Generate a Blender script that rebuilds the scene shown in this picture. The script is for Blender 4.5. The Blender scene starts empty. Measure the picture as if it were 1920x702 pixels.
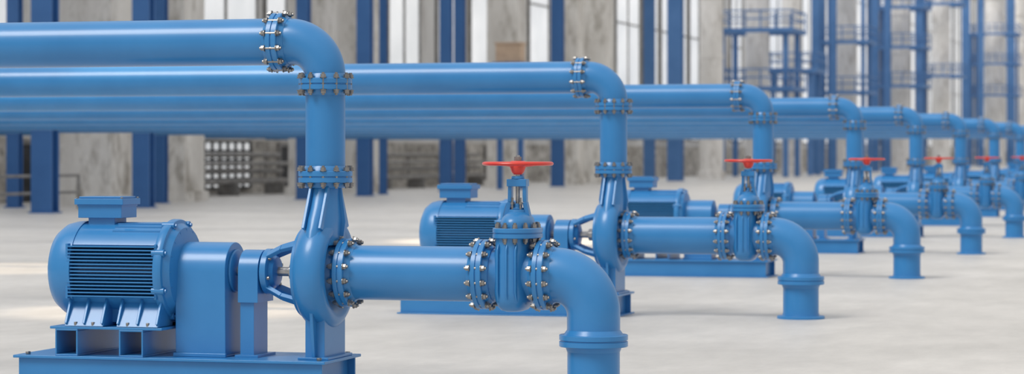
import bpy, bmesh, math, random
from mathutils import Vector, Matrix
random.seed(7)
S=bpy.context.scene
S.view_settings.view_transform='Standard'
pi=math.pi

# ---------------- materials ----------------
def newmat(name):
    m=bpy.data.materials.new(name); m.use_nodes=True
    nt=m.node_tree; b=nt.nodes['Principled BSDF']
    return m,nt,b
def noise_col(nt,scale,c1,c2,detail=4,lo=.35,hi=.65,vec=None,rough=.6):
    n=nt.nodes.new('ShaderNodeTexNoise'); n.inputs['Scale'].default_value=scale
    n.inputs['Detail'].default_value=detail; n.inputs['Roughness'].default_value=rough
    r=nt.nodes.new('ShaderNodeValToRGB')
    r.color_ramp.elements[0].position=lo; r.color_ramp.elements[1].position=hi
    r.color_ramp.elements[0].color=(*c1,1); r.color_ramp.elements[1].color=(*c2,1)
    if vec: nt.links.new(vec,n.inputs['Vector'])
    nt.links.new(n.outputs['Fac'],r.inputs['Fac'])
    return r.outputs['Color'],n.outputs['Fac']
def objvec(nt,scale=(1,1,1)):
    t=nt.nodes.new('ShaderNodeTexCoord'); mp=nt.nodes.new('ShaderNodeMapping')
    mp.inputs['Scale'].default_value=scale
    nt.links.new(t.outputs['Object'],mp.inputs['Vector'])
    return mp.outputs['Vector']
def bump(nt,b,fac,strength,dist=.01):
    bp=nt.nodes.new('ShaderNodeBump'); bp.inputs['Strength'].default_value=strength
    bp.inputs['Distance'].default_value=dist
    nt.links.new(fac,bp.inputs['Height']); nt.links.new(bp.outputs['Normal'],b.inputs['Normal'])
def paint(name,c1,c2,rough=.3,scale=2.5,coat=.15):
    m,nt,b=newmat(name)
    c,f=noise_col(nt,scale,c1,c2,5,.3,.7,objvec(nt))
    nt.links.new(c,b.inputs['Base Color'])
    b.inputs['Roughness'].default_value=rough
    b.inputs['Coat Weight'].default_value=coat; b.inputs['Coat Roughness'].default_value=.12
    return m
M_BLUE=paint('blue_paint',(.028,.205,.50),(.036,.232,.55),.33)
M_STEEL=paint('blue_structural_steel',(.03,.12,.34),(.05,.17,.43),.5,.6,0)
M_STEELHAZE=paint('hazed_blue_steel',(.055,.16,.38),(.09,.22,.48),.6,.6,0)  # distance haze put into the colour: lighter blue for far steelwork
M_RED=paint('red_paint',(.60,.03,.02),(.72,.045,.03),.35,4)
def metal(name,c,r):
    m,nt,b=newmat(name)
    cc,f=noise_col(nt,20,tuple(x*.6 for x in c),c,3,.3,.7,objvec(nt))
    nt.links.new(cc,b.inputs['Base Color']); b.inputs['Metallic'].default_value=.8
    b.inputs['Roughness'].default_value=r; return m
M_BOLT=metal('bolt_steel',(.36,.35,.34),.38)
M_SHAFT=metal('shaft_steel',(.5,.5,.5),.28)
M_DARK,nt,b=newmat('dark_interior'); c,f=noise_col(nt,3,(.03,.032,.035),(.07,.07,.075)); nt.links.new(c,b.inputs['Base Color']); b.inputs['Roughness'].default_value=.8

def concrete(name,c1,c2,c3,rough=.8,sc=(1,1,.35),scale=.5):
    m,nt,b=newmat(name)
    v=objvec(nt,sc)
    a,f1=noise_col(nt,scale,c1,c2,8,.32,.66,v,.7)
    s,f2=noise_col(nt,scale*3.1,(0,0,0),(1,1,1),6,.5,.68,v,.7)
    mix=nt.nodes.new('ShaderNodeMix'); mix.data_type='RGBA'
    nt.links.new(s,mix.inputs['Factor']); nt.links.new(a,mix.inputs['A']); mix.inputs['B'].default_value=(*c3,1)
    nt.links.new(mix.outputs['Result'],b.inputs['Base Color'])
    b.inputs['Roughness'].default_value=rough
    bump(nt,b,f2,.3,.02)
    return m
M_PIER=concrete('weathered_concrete',(.56,.53,.49),(.86,.84,.80),(.30,.27,.23))
M_PIERL=concrete('pale_concrete',(.66,.64,.61),(.90,.88,.86),(.52,.49,.46))
M_DADO=concrete('stained_masonry',(.25,.23,.20),(.70,.67,.63),(.08,.07,.06),.85,(1,.6,1),.9)
M_WALL=concrete('plastered_wall',(.62,.61,.60),(.86,.86,.85),(.46,.44,.42),.8,(1,1,.3),.15)
M_GREY=concrete('grey_pipe_paint',(.18,.18,.18),(.34,.33,.32),(.12,.10,.08),.6,(1,1,1),2)
M_TAN=concrete('tan_cladding',(.55,.40,.28),(.65,.48,.34),(.5,.35,.25),.7,(1,1,1),1)
M_WIN,nt,b=newmat('daylit_frosted_glass')
c,f=noise_col(nt,.35,(.66,.68,.70),(.86,.87,.88),3,.3,.7,objvec(nt))
nt.links.new(c,b.inputs['Base Color']); nt.links.new(c,b.inputs['Emission Color']); b.inputs['Emission Strength'].default_value=.6
b.inputs['Roughness'].default_value=.3
# floor
M_FLOOR,nt,b=newmat('polished_concrete_floor')
v=objvec(nt)
a,f1=noise_col(nt,.35,(.54,.525,.505),(.69,.672,.65),8,.3,.7,v,.65)
v2=objvec(nt,(1,.35,1))
s,f2=noise_col(nt,2.2,(.84,.84,.84),(1.05,1.05,1.05),8,.3,.7,v2,.75)
mix=nt.nodes.new('ShaderNodeMix'); mix.data_type='RGBA'; mix.blend_type='MULTIPLY'; mix.inputs['Factor'].default_value=1
nt.links.new(a,mix.inputs['A']); nt.links.new(s,mix.inputs['B'])
nt.links.new(mix.outputs['Result'],b.inputs['Base Color'])
b.inputs['Roughness'].default_value=.45
bump(nt,b,f2,.08,.01)

# ---------------- mesh builder ----------------
class MB:
    def __init__(s,*mats): s.bm=bmesh.new(); s.mats=list(mats)
    def mi(s,m):
        if m not in s.mats: s.mats.append(m)
        return s.mats.index(m)
    def loft(s,rings,mat,caps=(True,True),closed=True):
        mi=s.mi(mat); vr=[[s.bm.verts.new(p) for p in r] for r in rings]
        for a,b in zip(vr,vr[1:]):
            n=len(a)
            for i in range(n if closed else n-1):
                f=s.bm.faces.new((a[i],a[(i+1)%n],b[(i+1)%n],b[i])); f.material_index=mi; f.smooth=True
        if closed:
            if caps[0]: f=s.bm.faces.new(vr[0][::-1]); f.material_index=mi; f.smooth=True
            if caps[1]: f=s.bm.faces.new(vr[-1]); f.material_index=mi; f.smooth=True
    def lathe(s,prof,axis,c,mat,seg=40,caps=(True,True),phase=0,squash=(1,1)):
        c=Vector(c); rings=[]
        for t,r in prof:
            r=max(r,.0005); ring=[]
            for i in range(seg):
                a=2*pi*i/seg+phase; p=r*math.cos(a)*squash[0]; q=r*math.sin(a)*squash[1]
                ring.append(c+Vector({'X':(t,p,q),'Y':(p,t,q),'Z':(p,q,t)}[axis]))
            rings.append(ring)
        s.loft(rings,mat,caps)
    def cyl(s,axis,c,a,b,r,mat,seg=24,phase=0): s.lathe([(a,r),(b,r)],axis,c,mat,seg,phase=phase)
    def box(s,x0,x1,y0,y1,z0,z1,mat):
        s.loft([[Vector((x0,y0,z)),Vector((x1,y0,z)),Vector((x1,y1,z)),Vector((x0,y1,z))] for z in (z0,z1)],mat)
    def prism(s,poly,axis,a,b,mat):
        rr=[]
        for t in (a,b):
            rr.append([Vector({'X':(t,p,q),'Y':(p,t,q),'Z':(p,q,t)}[axis]) for p,q in poly])
        s.loft(rr,mat)
    def bar(s,p,q,w,h,mat,up=(0,0,1),w2=None,h2=None):
        p=Vector(p);q=Vector(q);d=(q-p).normalized();u=Vector(up)
        sx=d.cross(u).normalized(); sy=sx.cross(d).normalized()
        w2=w2 or w; h2=h2 or h
        s.loft([[c+sx*a*ww/2+sy*b_*hh/2 for a,b_ in((-1,-1),(1,-1),(1,1),(-1,1))] for c,ww,hh in((p,w,h),(q,w2,h2))],mat)
    def elbow(s,cx,cz,R,a0,a1,r0,r1,mat,seg=40,n=20,pre=None,post=None):
        rings=[]
        def ring(cen,n1,r):
            return [cen+n1*r*math.cos(2*pi*i/seg)+Vector((0,1,0))*r*math.sin(2*pi*i/seg) for i in range(seg)]
        if pre is not None: rings.append(ring(Vector(pre),Vector((math.cos(a0),0,math.sin(a0))),r0))
        for k in range(n+1):
            t=k/n; a=a0+(a1-a0)*t; nn=Vector((math.cos(a),0,math.sin(a)))
            rings.append(ring(Vector((cx,0,cz))+nn*R,nn,r0+(r1-r0)*t))
        if post is not None: rings.append(ring(Vector(post),Vector((math.cos(a1),0,math.sin(a1))),r1))
        s.loft(rings,mat)
    def bolts(s,axis,c,rb,half,nb,mat,squash=(1,1),nut=.019,phase=None):
        ph=pi/nb if phase is None else phase
        for i in range(nb):
            a=2*pi*i/nb+ph; p=rb*math.cos(a)*squash[0]; q=rb*math.sin(a)*squash[1]
            o=Vector(c)+Vector({'X':(0,p,q),'Y':(p,0,q),'Z':(p,q,0)}[axis])
            s.cyl(axis,o,-half-.038,half+.038,.0105,mat,8)
            for sg in(-1,1):
                t0,t1=sorted((sg*half,sg*(half+.005))); s.cyl(axis,o,t0,t1,nut*1.25,mat,12)
                t0,t1=sorted((sg*(half+.005),sg*(half+.026))); s.cyl(axis,o,t0,t1,nut,mat,6,phase=i*.7)
    def flange(s,axis,c,R,rp,t=.04,nb=12,mat=None,n0=True,n1=True):
        mat=mat or M_BLUE; e=.004
        pr=[(-t-.035,rp+.001),(-t-.006,rp+.018),(-t,rp+.02),(-t,R-e),(-t+e,R),(-.006,R),(-.003,R-.008),(.003,R-.008),(.006,R),(t-e,R),(t,R-e),(t,rp+.02),(t+.006,rp+.018),(t+.035,rp+.001)]
        s.lathe(pr,axis,c,mat,56)
        s.bolts(axis,c,(R+rp+.02)/2+.004,t,nb,M_BOLT)
    def mesh(s,name,angle=35):
        bmesh.ops.recalc_face_normals(s.bm,faces=s.bm.faces[:])
        me=bpy.data.meshes.new(name); s.bm.to_mesh(me); s.bm.free()
        for m in s.mats: me.materials.append(m)
        me.set_sharp_from_angle(angle=math.radians(angle))
        return me
def place(name,me,parent=None,loc=(0,0,0),bev=0):
    o=bpy.data.objects.new(name,me); bpy.context.collection.objects.link(o); o.location=loc
    if parent: o.parent=parent
    if bev:
        b=o.modifiers.new('bevel','BEVEL'); b.width=bev; b.segments=2; b.limit_method='ANGLE'; b.angle_limit=math.radians(40); b.harden_normals=True
    return o
def empty(name,loc):
    e=bpy.data.objects.new(name,None); e.empty_display_size=.2; bpy.context.collection.objects.link(e); e.location=loc; return e

ZA=.81   # shaft height
def arch(hw,zb,r,zc,n=20,squ=1):
    return [(-hw,zb)]+[(-r*math.cos(pi*i/n),zc+r*squ*math.sin(pi*i/n)) for i in range(n+1)]+[(hw,zb)]

parts={'pump_set':[], 'discharge_pipe':[], 'suction_pipe':[], 'gate_valve':[]}
def add(g,name,mb,bev=0,angle=35): parts[g].append((name,mb.mesh(name,angle),bev))

# --- base skid
m=MB(M_BLUE)
X0,X1,W=-2.175,.13,.375
m.box(X0,X1,-W,W,.203,.223,M_BLUE)
m.box(X0,X1,-W,W,0,.014,M_BLUE)
for sy in(-1,1): m.box(X0+.03,X1-.03,sy*.335-.01,sy*.335+.01,.014,.203,M_BLUE)
for x in(X0+.09,X1-.09,-1.5,-.9): m.box(x-.008,x+.008,-.325,.325,.014,.203,M_BLUE)
for x in(-2.1,.06):
    for y in(-.29,.29): m.cyl('Z',(x,y,.223),0,.02,.02,M_BOLT,6)
add('pump_set','base_skid',m,.004)
# --- square tube cross beams
m=MB(M_BLUE,M_DARK)
for a,b in((-1.86,-1.69),(-1.38,-1.20)):
    z0,z1,t,Y=.223,.41,.012,.36
    m.box(a,b,-Y,Y,z0,z0+t,M_BLUE); m.box(a,b,-Y,Y,z1-t,z1,M_BLUE)
    m.box(a,a+t,-Y,Y,z0+t,z1-t,M_BLUE); m.box(b-t,b,-Y,Y,z0+t,z1-t,M_BLUE)
m.box(-1.9,-1.06,-.36,.36,.41,.428,M_BLUE)
add('pump_set','motor_cross_beams',m,.003)
# --- motor
m=MB(M_BLUE,M_DARK)
m.lathe([(-1.80,.27),(-1.10,.27)],'X',(0,0,ZA),M_BLUE,48)
for sg in(1,-1):
    n=22; a0=math.radians(33)
    outer=[(.335*math.cos(a0+(pi-2*a0)*i/n),ZA+sg*.335*math.sin(a0+(pi-2*a0)*i/n)) for i in range(n+1)]
    inner=[(.24*math.cos(a0+(pi-2*a0)*i/n),ZA+sg*.24*math.sin(a0+(pi-2*a0)*i/n)*1.02) for i in range(n,-1,-1)]
    rings=[[Vector((x,p[0],p[1])) for x in(-1.78,-1.12) for p in ([outer[i],inner[n-i]] if x==-1.78 else [inner[n-i],outer[i]])] for i in range(n+1)]
    m.loft(rings,M_BLUE)
nf=15
for i in range(nf):
    z=ZA-.172+.344*i/(nf-1)
    for sy in(-1,1):
        y0,y1=sorted((sy*.2,sy*.335)); m.box(-1.785,-1.125,y0,y1,z-.0045,z+.0045,M_BLUE)
for sy in(-1,1):
    for x in(-1.79,-1.125):
        y0,y1=sorted((sy*.2,sy*.325)); m.box(x-.008,x+.008,y0,y1,ZA-.19,ZA+.19,M_BLUE)
for k in range(-4,5):
    a=math.radians(90+k*9); 
    if abs(k)<2: continue
    m.bar((-1.5,.335*math.cos(a),ZA+.335*math.sin(a)),(-1.14,.335*math.cos(a),ZA+.335*math.sin(a)),.008,.02,M_BLUE)
add('pump_set','motor_housing',m)
m=MB(M_BLUE)
m.lathe([(-2.0,.0),(-1.998,.13),(-1.985,.22),(-1.955,.28),(-1.90,.322),(-1.84,.337),(-1.765,.342),(-1.765,.33)],'X',(0,0,ZA),M_BLUE,56)
m.lathe([(-1.135,.33),(-1.135,.352),(-1.125,.358),(-1.085,.358),(-1.075,.352),(-1.07,.33),(-1.03,.30),(-1.01,.2),(-1.0,.12),(-.97,.11),(-.97,.04)],'X',(0,0,ZA),M_BLUE,56)
for i in range(8):
    a=pi/8+i*pi/4; m.cyl('X',(0,.34*math.cos(a),ZA+.34*math.sin(a)),-1.15,-1.06,.026,M_BLUE,12)
    m.cyl('X',(0,.34*math.cos(a),ZA+.34*math.sin(a)),-1.06,-1.045,.014,M_BLUE,6)
for i in range(16):
    a=i*pi/8; m.bar((-1.045,.14*math.cos(a),ZA+.14*math.sin(a)),(-1.05,.29*math.cos(a),ZA+.29*math.sin(a)),.01,.05,M_BLUE,up=(1,0,0))
add('pump_set','motor_end_shields',m)
m=MB(M_BLUE,M_BOLT)
m.box(-1.73,-1.53,-.10,.10,1.10,1.18,M_BLUE)
m.box(-1.795,-1.465,-.13,.13,1.175,1.262,M_BLUE)
m.box(-1.815,-1.445,-.15,.15,1.268,1.31,M_BLUE)
m.box(-1.79,-1.47,-.125,.125,1.31,1.325,M_BLUE)
m.box(-1.80,-1.46,-.135,.135,1.255,1.27,M_BLUE)
for x in(-1.80,-1.46):
    for y in(-.135,.135): m.cyl('Z',(x,y,1.31),0,.01,.009,M_BOLT,8)
add('pump_set','terminal_box',m,.005)
m=MB(M_BLUE,M_BOLT)
for sy in(-1,1):
    for a,b in((-1.79,-1.50),(-1.40,-1.09)):
        poly=[(sy*.10,.60),(sy*.25,.60),(sy*.345,.455),(sy*.36,.43),(sy*.10,.43)]
        m.prism(poly,'X',a,b,M_BLUE)
        for x in(a+.01,(a+b)/2,b-.01):
            m.prism([(sy*.22,.66),(sy*.28,.62),(sy*.365,.45),(sy*.2,.45)],'X',x-.009,x+.009,M_BLUE)
        for x in(a+.08,b-.08): m.cyl('Z',(x,sy*.345,.43),0,.03,.014,M_BOLT,6)
m.box(-1.78,-1.10,-.2,.2,.45,.6,M_BLUE)
add('pump_set','motor_feet',m,.004)
# --- coupling guard
m=MB(M_BLUE)
m.prism(arch(.19,.235,.2,ZA),'X',-1.03,-.66,M_BLUE)
m.box(-1.03,-.66,-.21,.21,.223,.236,M_BLUE)
m.lathe([(-.66,.15),(-.645,.15),(-.64,.14),(-.64,.05)],'X',(0,0,ZA),M_BLUE,40)
for y in(-.202,.202): m.box(-1.04,-.65,y-.012,y+.012,.223,.25,M_BLUE)
add('pump_set','coupling_guard',m,.005)
# --- bearing housing
m=MB(M_BLUE,M_SHAFT,M_BOLT)
m.prism(arch(.15,.60,.15,ZA),'X',-.585,-.44,M_BLUE)
m.box(-.575,-.475,-.13,.13,.236,.62,M_BLUE)
m.box(-.60,-.43,-.17,.17,.223,.24,M_BLUE)
m.lathe([(-.45,.11),(-.43,.15),(-.425,.158),(-.385,.158),(-.38,.15),(-.375,.12),(-.35,.10),(-.34,.06),(-.34,.03)],'X',(0,0,ZA),M_BLUE,48)
m.lathe([(-1.0,.035),(-.34,.035),(-.34,.032),(-.08,.032)],'X',(0,0,ZA),M_SHAFT,24)
m.lathe([(-.25,.03),(-.25,.06),(-.21,.06),(-.21,.03)],'X',(0,0,ZA),M_SHAFT,24)
for i in range(6):
    a=i*pi/3+.3; m.cyl('X',(0,.135*math.cos(a),ZA+.135*math.sin(a)),-.38,-.362,.013,M_BOLT,6)
add('pump_set','bearing_housing',m,.004)
# --- lantern arms
m=MB(M_BLUE)
for d in(52,128,232,308):
    a=math.radians(d); u=(0,math.cos(a),math.sin(a))
    p=Vector((-.43,.12*u[1],ZA+.12*u[2])); q=Vector((-.27,.21*u[1],ZA+.21*u[2])); r=Vector((-.08,.27*u[1],ZA+.27*u[2]))
    m.bar(p,q,.055,.03,M_BLUE,up=u); m.bar(q,r,.055,.03,M_BLUE,up=u,w2=.075)
add('pump_set','lantern_bracket',m,.004)
# --- volute
m=MB(M_BLUE,M_DARK)
prof=[(-.10,.05),(-.10,.12),(-.125,.20),(-.135,.265),(-.13,.30),(-.115,.335),(-.09,.362),(-.05,.384),(.0,.394),(.045,.390),(.08,.372),(.10,.342),(.105,.305),(.09,.265),(.066,.235),(.062,.205),(.125,.182)]
m.lathe(prof,'X',(0,0,ZA),M_BLUE,72,caps=(True,True))
m.lathe([(-.145,.285),(-.145,.31),(-.12,.315),(-.12,.285)],'X',(0,0,ZA),M_BLUE,64)
m.lathe([(-.16,.03),(-.16,.09),(-.13,.10),(-.10,.16)],'X',(0,0,ZA),M_BLUE,40)
rings=[]
for z,rx,ry in((1.00,.105,.33),(1.10,.115,.29),(1.18,.12,.245),(1.26,.112,.19),(1.34,.105,.145),(1.43,.108,.115)):
    rings.append([Vector((rx*math.cos(2*pi*i/40),ry*math.sin(2*pi*i/40),z)) for i in range(40)])
m.loft(rings,M_BLUE)
add('pump_set','pump_volute',m,0,50)
m=MB(M_BLUE)
for sx in(-1,1):
    m.prism([(sx*.09,1.42),(sx*.115,1.42),(sx*.15,1.16),(sx*.135,1.06),(sx*.05,1.06)],'Y',-.011,.011,M_BLUE)
for sy in(-1,1):
    for x in(-.06,.06):
        m.prism([(sy*.08,1.425),(sy*.12,1.425),(sy*.29,1.12),(sy*.1,1.06)],'X',x-.01,x+.01,M_BLUE)
add('pump_set','neck_ribs',m,.003)
m=MB(M_BLUE)
m.box(-.07,.07,-.21,.21,.236,.55,M_BLUE); m.box(-.11,.11,-.25,.25,.223,.24,M_BLUE)
for sy in(-1,1): m.prism([(sy*.19,.24),(sy*.24,.24),(sy*.30,.62),(sy*.19,.62)],'X',-.012,.012,M_BLUE)
add('pump_set','pump_pedestal',m,.004)

# --- discharge pipe
m=MB(M_BLUE)
m.lathe([(1.50,.137),(2.07,.137)],'Z',(0,0,0),M_BLUE,48); add('discharge_pipe','riser',m)
m=MB(M_BLUE); m.elbow(-.25,2.15,.25,pi/2,0,.16,.138,M_BLUE,48,24,pre=(-.30,0,2.40),post=(0,0,2.13)); add('discharge_pipe','elbow',m)
m=MB(M_BLUE); m.lathe([(-33.45,.162),(-.36,.162)],'X',(0,0,2.40),M_BLUE,48); add('discharge_pipe','header_pipe',m)
m=MB(M_BLUE); m.flange('Z',(0,0,1.466),.186,.137); add('discharge_pipe','lower_flange',m)
m=MB(M_BLUE); m.flange('Z',(0,0,2.104),.184,.137); add('discharge_pipe','upper_flange',m)
m=MB(M_BLUE); m.flange('X',(-.33,0,2.40),.205,.162); add('discharge_pipe','header_flange',m)

# --- suction pipe
m=MB(M_BLUE); m.lathe([(.18,.186),(1.11,.186)],'X',(0,0,ZA),M_BLUE,56); add('suction_pipe','horizontal_pipe',m)
m=MB(M_BLUE); m.elbow(1.64,.55,.26,pi/2,0,.186,.178,M_BLUE,56,24,pre=(1.60,0,ZA),post=(1.90,0,.41)); add('suction_pipe','elbow',m)
m=MB(M_BLUE)
m.lathe([(0,.235),(.022,.235),(.027,.23),(.027,.185),(.06,.176),(.35,.176)],'Z',(1.90,0,0),M_BLUE,56); add('suction_pipe','floor_stub',m)
m=MB(M_BLUE)
m.lathe([(-.075,.177),(-.04,.19),(-.04,.226),(-.036,.23),(-.006,.23),(-.003,.222),(.003,.222),(.006,.23),(.036,.23),(.04,.226),(.04,.2),(.07,.179)],'Z',(1.90,0,.377),M_BLUE,64)
add('suction_pipe','floor_flange',m)
for nm,x in(('pump_flange',.165),('valve_inlet_flange',1.14),('valve_outlet_flange',1.565)):
    m=MB(M_BLUE); m.flange('X',(x,0,ZA),.236,.186,.038,14); add('suction_pipe',nm,m)

# --- gate valve
VX=1.355
m=MB(M_BLUE)
m.lathe([(1.175,.188),(1.22,.175),(1.49,.175),(1.53,.188)],'X',(0,0,ZA),M_BLUE,48)
def ell(z,rx,ry,p=2.6,n=48):
    out=[]
    for i in range(n):
        a=2*pi*i/n; c=math.cos(a); s_=math.sin(a)
        out.append(Vector((VX+rx*abs(c)**(2/p)*(1 if c>=0 else -1), ry*abs(s_)**(2/p)*(1 if s_>=0 else -1), z)))
    return out
m.loft([ell(z,rx,ry) for z,rx,ry in((.565,.05,.10),(.575,.08,.145),(.60,.10,.18),(.64,.115,.205),(.70,.122,.215),(.95,.122,.215),(1.0,.115,.20),(1.05,.115,.20),(1.07,.125,.21))],M_BLUE)
for dx in(-.062,.0,.062):
    m.loft([ell(z,.012,ry,4)for z,ry in((.62,.19),(.68,.228),(.98,.228),(1.02,.20))] if dx==0 else [[p+Vector((dx,0,0)) for p in ell(z,.010,ry,4)] for z,ry in((.64,.19),(.70,.222),(.98,.222),(1.02,.19))],M_BLUE)
add('gate_valve','body',m,0,45)
m=MB(M_BLUE)
BX=VX+.02
def ellb(z,rx,ry,p=2.4): return [v+Vector((.02,0,0)) for v in ell(z,rx,ry,p)]
m.loft([ellb(z,a,b) for z,a,b in((1.058,.152,.226),(1.062,.157,.232),(1.087,.157,.232),(1.090,.150,.225),(1.094,.150,.225),(1.097,.157,.232),(1.122,.157,.232),(1.126,.152,.226))],M_BLUE)
m.bolts('Z',(BX,0,1.092),.2,.034,12,M_BOLT,squash=(.66,1.02),nut=.017)
m.loft([ellb(z,a,b,2.1) for z,a,b in((1.12,.11,.17),(1.16,.112,.168),(1.195,.10,.15),(1.22,.075,.10),(1.232,.06,.07),(1.25,.06,.065))],M_BLUE)
add('gate_valve','bonnet',m,0,45)
m=MB(M_BLUE)
for sx in(-1,1):
    m.bar((BX+sx*.075,0,1.20),(BX+sx*.052,0,1.30),.055,.03,M_BLUE,up=(1,0,0))
    m.bar((BX+sx*.052,0,1.30),(BX+sx*.05,0,1.43),.05,.026,M_BLUE,up=(1,0,0))
m.box(BX-.068,BX+.068,-.04,.04,1.405,1.455,M_BLUE)
m.lathe([(1.455,.045),(1.475,.042),(1.475,.03)],'Z',(BX,0,0),M_BLUE,24)
m.lathe([(1.25,.045),(1.262,.045),(1.262,.03),(1.29,.03)],'Z',(BX,0,0),M_BLUE,24)
add('gate_valve','yoke',m,.004)
m=MB(M_SHAFT,M_BOLT)
m.cyl('Z',(BX,0,0),1.24,1.615,.014,M_SHAFT,16)
m.cyl('Z',(BX,0,0),1.578,1.605,.026,M_BOLT,6)
for sx in(-1,1):
    m.cyl('Z',(BX+sx*.028,-.035,0),1.25,1.33,.007,M_BOLT,8); m.cyl('Z',(BX+sx*.028,-.035,0),1.285,1.30,.014,M_BOLT,6)
add('gate_valve','stem',m)
m=MB(M_RED)
R=.222; rings=[]
for i in range(64):
    a=2*pi*i/64; ca,sa=math.cos(a),math.sin(a)
    rings.append([Vector((BX+ca*(R+.02*math.cos(b_)),sa*(R+.02*math.cos(b_)),1.558+.014*math.sin(b_))) for b_ in [2*pi*j/12 for j in range(12)]])
m.loft(rings+[rings[0]],M_RED,caps=(False,False))
for i in range(5):
    a=2*pi*i/5+.3; u=Vector((math.cos(a),math.sin(a),0)); c=Vector((BX,0,0))
    m.bar(c+u*.03+Vector((0,0,1.545)),c+u*.12+Vector((0,0,1.552)),.04,.018,M_RED,w2=.03)
    m.bar(c+u*.12+Vector((0,0,1.552)),c+u*.215+Vector((0,0,1.558)),.03,.018,M_RED,w2=.034)
m.lathe([(1.485,.028),(1.50,.042),(1.535,.055),(1.57,.055),(1.577,.045),(1.577,.02)],'Z',(BX,0,0),M_RED,28)
bmesh.ops.remove_doubles(m.bm,verts=m.bm.verts[:],dist=.00001)
add('gate_valve','handwheel',m,0,40)

OX,OY,DY=-6.02,16.60,8.49
for k in range(11):
    for g in parts:
        e=empty(g if k==0 else '%s.%03d'%(g,k),(OX,OY+DY*k,0))
        for nm,me,bev in parts[g]:
            place(nm,me,e,(0,0,0),bev)

# ---------------- building ----------------
def single(name,fn,loc=(0,0,0),bev=0):
    m=MB(); fn(m); return place(name,m.mesh(name),None,loc,bev)
single('floor',lambda m:m.box(-46,60,-30,480,-.3,0,M_FLOOR))
single('wall_left',lambda m:(m.box(-41,-40,-30,480,0,27,M_WALL),m.box(-40,-39.7,-30,480,0,2.2,M_DADO)))
single('wall_back',lambda m:m.box(-41,60,480,481,0,27,M_WALL))

def column(name,x,y,w,h=27,steel=True):
    SM=M_STEEL if y<140 else M_STEELHAZE
    def f(m):
        if steel:
            t=w*.12; d=w*.4
            m.box(-w/2,w/2,-d,-d+t,.03,h,SM); m.box(-w/2,w/2,d-t,d,.03,h,SM); m.box(-t/2,t/2,-d+t,d-t,.03,h,SM)
            m.box(-w*.5-.05,w*.5+.05,-d-.08,d+.08,0,.04,SM)
        else:
            m.box(-w/2,w/2,-w/2,w/2,0,h,M_PIER); m.box(-w/2-.12,w/2+.12,-w/2-.12,w/2+.12,0,.35,M_PIER)
    return single(name,f,(x,y,0))
sc=[(-31.6,64.5,.62),(-35.7,70.8,.4),(-31.9,71.8,.56),(-34.3,78.6,.4),(-32.2,86.5,.45),(-32.6,94.4,.55),(-33.2,98.4,.28),(-33.2,107,.5),(-33.7,110.7,.45),(-33,125.4,.6),(-33,146.5,.6),(-33,153.8,.9),(-33,208.6,.7),(-33,218,.5),(-33,244,.8),(-33.2,255,.6),(-33,280.6,.9),(-33,330,1.0),(-33,350,.8),(-33,398,1.2),
    (-36.5,58,.5)]
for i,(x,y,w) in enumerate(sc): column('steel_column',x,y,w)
pc=[(-34.6,74.0,2.2),(-35.6,82.4,1.8),(-35.2,95.6,1.5),(-36.2,104,1.6),(-35,123,1.6),(-34.6,133.5,1.5),(-35.3,141.5,2.2)]
for x,y,w in pc: column('concrete_pier',x,y,w,steel=False)
def tower(m,r=.9,h=27):
    m.lathe([(0,r*1.15),(.5,r*1.15),(.55,r),(h,r*.92)],'Z',(0,0,0),M_PIERL,32)
    for z in range(4,26,4): m.lathe([(z,r*1.0),(z+.02,r*1.03),(z+.25,r*1.03),(z+.27,r*1.0)],'Z',(0,0,0),M_PIERL,32)
for x,y,r in((-33.6,168,.8),(-33.4,184,.85),(-33.6,200,.8),(-33.6,229.6,1.0),(-33.3,266,1.0),(-33.1,302.4,1.1),(-33.4,375,1.4),(-33.4,420,1.4)):
    single('concrete_stack',lambda m:tower(m,r),(x,y,0))
def platform(m,w,d,zs,leg=.35,legs=True):
    h=max(zs); SM=M_STEELHAZE
    if legs:
        for sx in(-1,1):
            for sy in(-1,1): m.box(sx*w/2-leg/2,sx*w/2+leg/2,sy*d/2-leg/2,sy*d/2+leg/2,0,h,SM)
    for z in zs:
        t=.3
        m.box(-w/2-.6,w/2+.6,-d/2-.6,-d/2+.3,z,z+t,SM); m.box(-w/2-.6,w/2+.6,d/2-.3,d/2+.6,z,z+t,SM)
        m.box(-w/2-.6,-w/2+.3,-d/2+.3,d/2-.3,z,z+t,SM); m.box(w/2-.3,w/2+.6,-d/2+.3,d/2-.3,z,z+t,SM)
        for hh in(.65,1.25):
            for sy in(-1,1): m.box(-w/2-.6,w/2+.6,sy*(d/2+.55)-.05,sy*(d/2+.55)+.05,z+t+hh-.05,z+t+hh+.05,SM)
            for sx in(-1,1): m.box(sx*(w/2+.55)-.05,sx*(w/2+.55)+.05,-d/2-.5,d/2+.5,z+t+hh-.05,z+t+hh+.05,SM)
        n=int(w)+2
        for i in range(n):
            x=-w/2-.55+(w+1.1)*i/(n-1)
            for sy in(-1,1): m.box(x-.05,x+.05,sy*(d/2+.55)-.05,sy*(d/2+.55)+.05,z+t,z+t+1.25,SM)
for x,y,w,d,zs,lg in((-33.2,184,4.6,5,(6.2,10.4),True),(-33.6,200,3.6,4,(8.0,),True),(-33.6,229.6,3.6,4,(7.0,11.5,16.5),True),(-33.3,266,4.4,5,(8.5,12.5,16.6),True),(-33.1,302.4,4.0,5,(10.6,19),False),(-33.4,375,6,6,(10,14.5,18.8),True)):
    single('access_platform',lambda m:platform(m,w,d,zs,legs=lg),(x,y,0))

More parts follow.
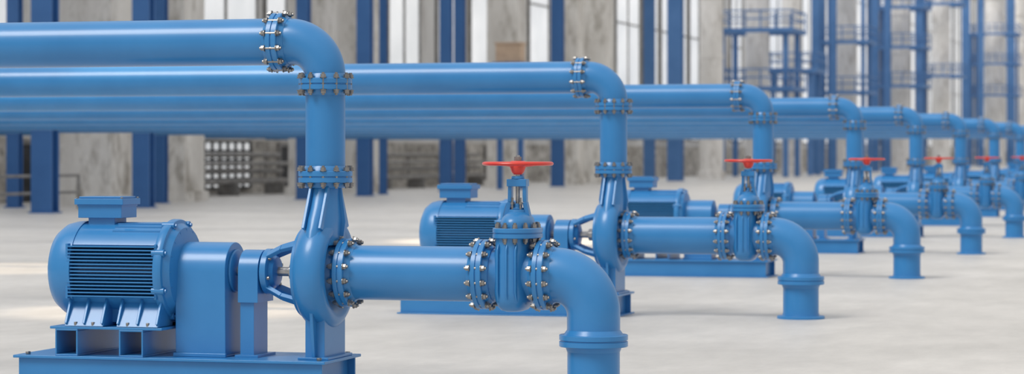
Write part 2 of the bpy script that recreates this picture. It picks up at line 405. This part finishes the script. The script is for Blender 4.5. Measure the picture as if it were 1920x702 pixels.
# windows in left wall
def window(m,w,h,nx,nz,dark=False):
    m.box(.0,.06,-w/2,w/2,0,h,M_DARK if dark else M_WIN)
    for i in range(nx+1):
        y=-w/2+w*i/nx; m.box(.0,.16,y-.05,y+.05,0,h,M_DARK if nz>4 else M_GREY)
    for i in range(nz+1):
        z=h*i/nz; m.box(.0,.15,-w/2,w/2,z-.05,z+.05,M_DARK if nz>4 else M_GREY)
y=30; k=1
while y<470:
    w=random.choice((5,7,9)); 
    single('window_%d'%k,lambda m:window(m,w,23.5,2,3),(-39.99,y+w/2,2.7)); k+=1
    y+=w+random.choice((1,1.5,3))
single('window_%d'%k,lambda m:window(m,5,1.9,6,5),(-39.69,97.5,.25))
k=0
for y,w in((63,3),(81,4),(89,3),(106,5),(138,6)):
    k+=1; single('door_%d'%(k),lambda m:(m.box(0,.08,-w/2,w/2,0,1.95,M_DARK),m.box(0,.15,-w/2-.15,-w/2,0,2.1,M_GREY),m.box(0,.15,w/2,w/2+.15,0,2.1,M_GREY),m.box(0,.15,-w/2,w/2,1.95,2.1,M_GREY)),(-39.69,y,0))
def svc(m):
    for j,(x,z,r) in enumerate(((0,.55,.12),(.35,.55,.1),(.1,.95,.1),(.4,1.25,.08),(0,1.6,.1))):
        m.cyl('Y',(x,0,z),-11,11,r,M_GREY,16)
    for y in(-10,-5,0,5,10):
        m.box(-.2,.6,y-.06,y+.06,0,.44,M_GREY); m.box(-.26,-.18,y-.06,y+.06,0,1.75,M_GREY)
single('service_pipe_rack',svc,(-38.3,89,0)); single('service_pipe_rack',svc,(-38.3,118,0))
def rail(m):
    for z in(.5,1.0): m.cyl('Y',(0,0,z),-14,10,.045,M_GREY,10)
    for i in range(9): m.cyl('Z',(0,-14+3*i,0),0,1.02,.045,M_GREY,10)
single('guard_rail',rail,(-33.2,60,0))
def cabinet(m):
    m.box(-.6,.6,-.4,.4,5.9,6.75,M_TAN); m.box(-.65,.65,-.45,.45,6.75,6.83,M_TAN)
    m.box(-.75,.75,-.55,.55,5.75,5.9,M_STEEL)
    for sx in(-.5,.5): m.box(sx-.12,sx+.12,-.12,.12,0,5.75,M_STEEL)
single('elevated_cabinet',cabinet,(-32.4,114.5,0))

# ---------------- light ----------------
w=bpy.data.worlds.new('World'); S.world=w; w.use_nodes=True; nt=w.node_tree
bg=nt.nodes['Background']; tc=nt.nodes.new('ShaderNodeTexCoord'); sp=nt.nodes.new('ShaderNodeSeparateXYZ'); r=nt.nodes.new('ShaderNodeValToRGB')
nt.links.new(tc.outputs['Generated'],sp.inputs[0]); nt.links.new(sp.outputs['Z'],r.inputs[0]); nt.links.new(r.outputs[0],bg.inputs[0])
r.color_ramp.elements[0].position=0; r.color_ramp.elements[0].color=(.48,.48,.49,1)
r.color_ramp.elements[1].position=.8; r.color_ramp.elements[1].color=(1,.99,.97,1)
bg.inputs[1].default_value=.86
l=bpy.data.lights.new('sun','SUN'); l.energy=1.9; l.angle=math.radians(24); l.color=(1,.96,.90)
o=bpy.data.objects.new('sun',l); bpy.context.collection.objects.link(o)
d=Vector((.45,.55,-.9)); o.rotation_euler=d.to_track_quat('-Z','Y').to_euler(); o.location=(-10,0,20)
# added warm spots standing in for sunlit patches on the slab
for x,y,sz,e in((-12.8,46,20,3200),(-10.6,24.5,14,1500),(-17,33,16,1500)):
    l=bpy.data.lights.new('sunpatch_spot','SPOT'); l.energy=e*4; l.color=(1,.80,.55); l.spot_size=math.radians(sz); l.spot_blend=.6; l.shadow_soft_size=.3
    o=bpy.data.objects.new('sunpatch_spot',l); bpy.context.collection.objects.link(o); o.location=(x,y,16)

# ---------------- camera ----------------
cam=bpy.data.cameras.new('camera'); co=bpy.data.objects.new('camera',cam); bpy.context.collection.objects.link(co)
cam.sensor_width=36; cam.lens=90; cam.shift_y=-61/1920; cam.clip_end=1200
co.location=(0,0,1.62); co.rotation_euler=(pi/2,0,math.atan(1355/4800))
cam.dof.use_dof=True; cam.dof.focus_distance=17.5; cam.dof.aperture_fstop=2.3
S.camera=co
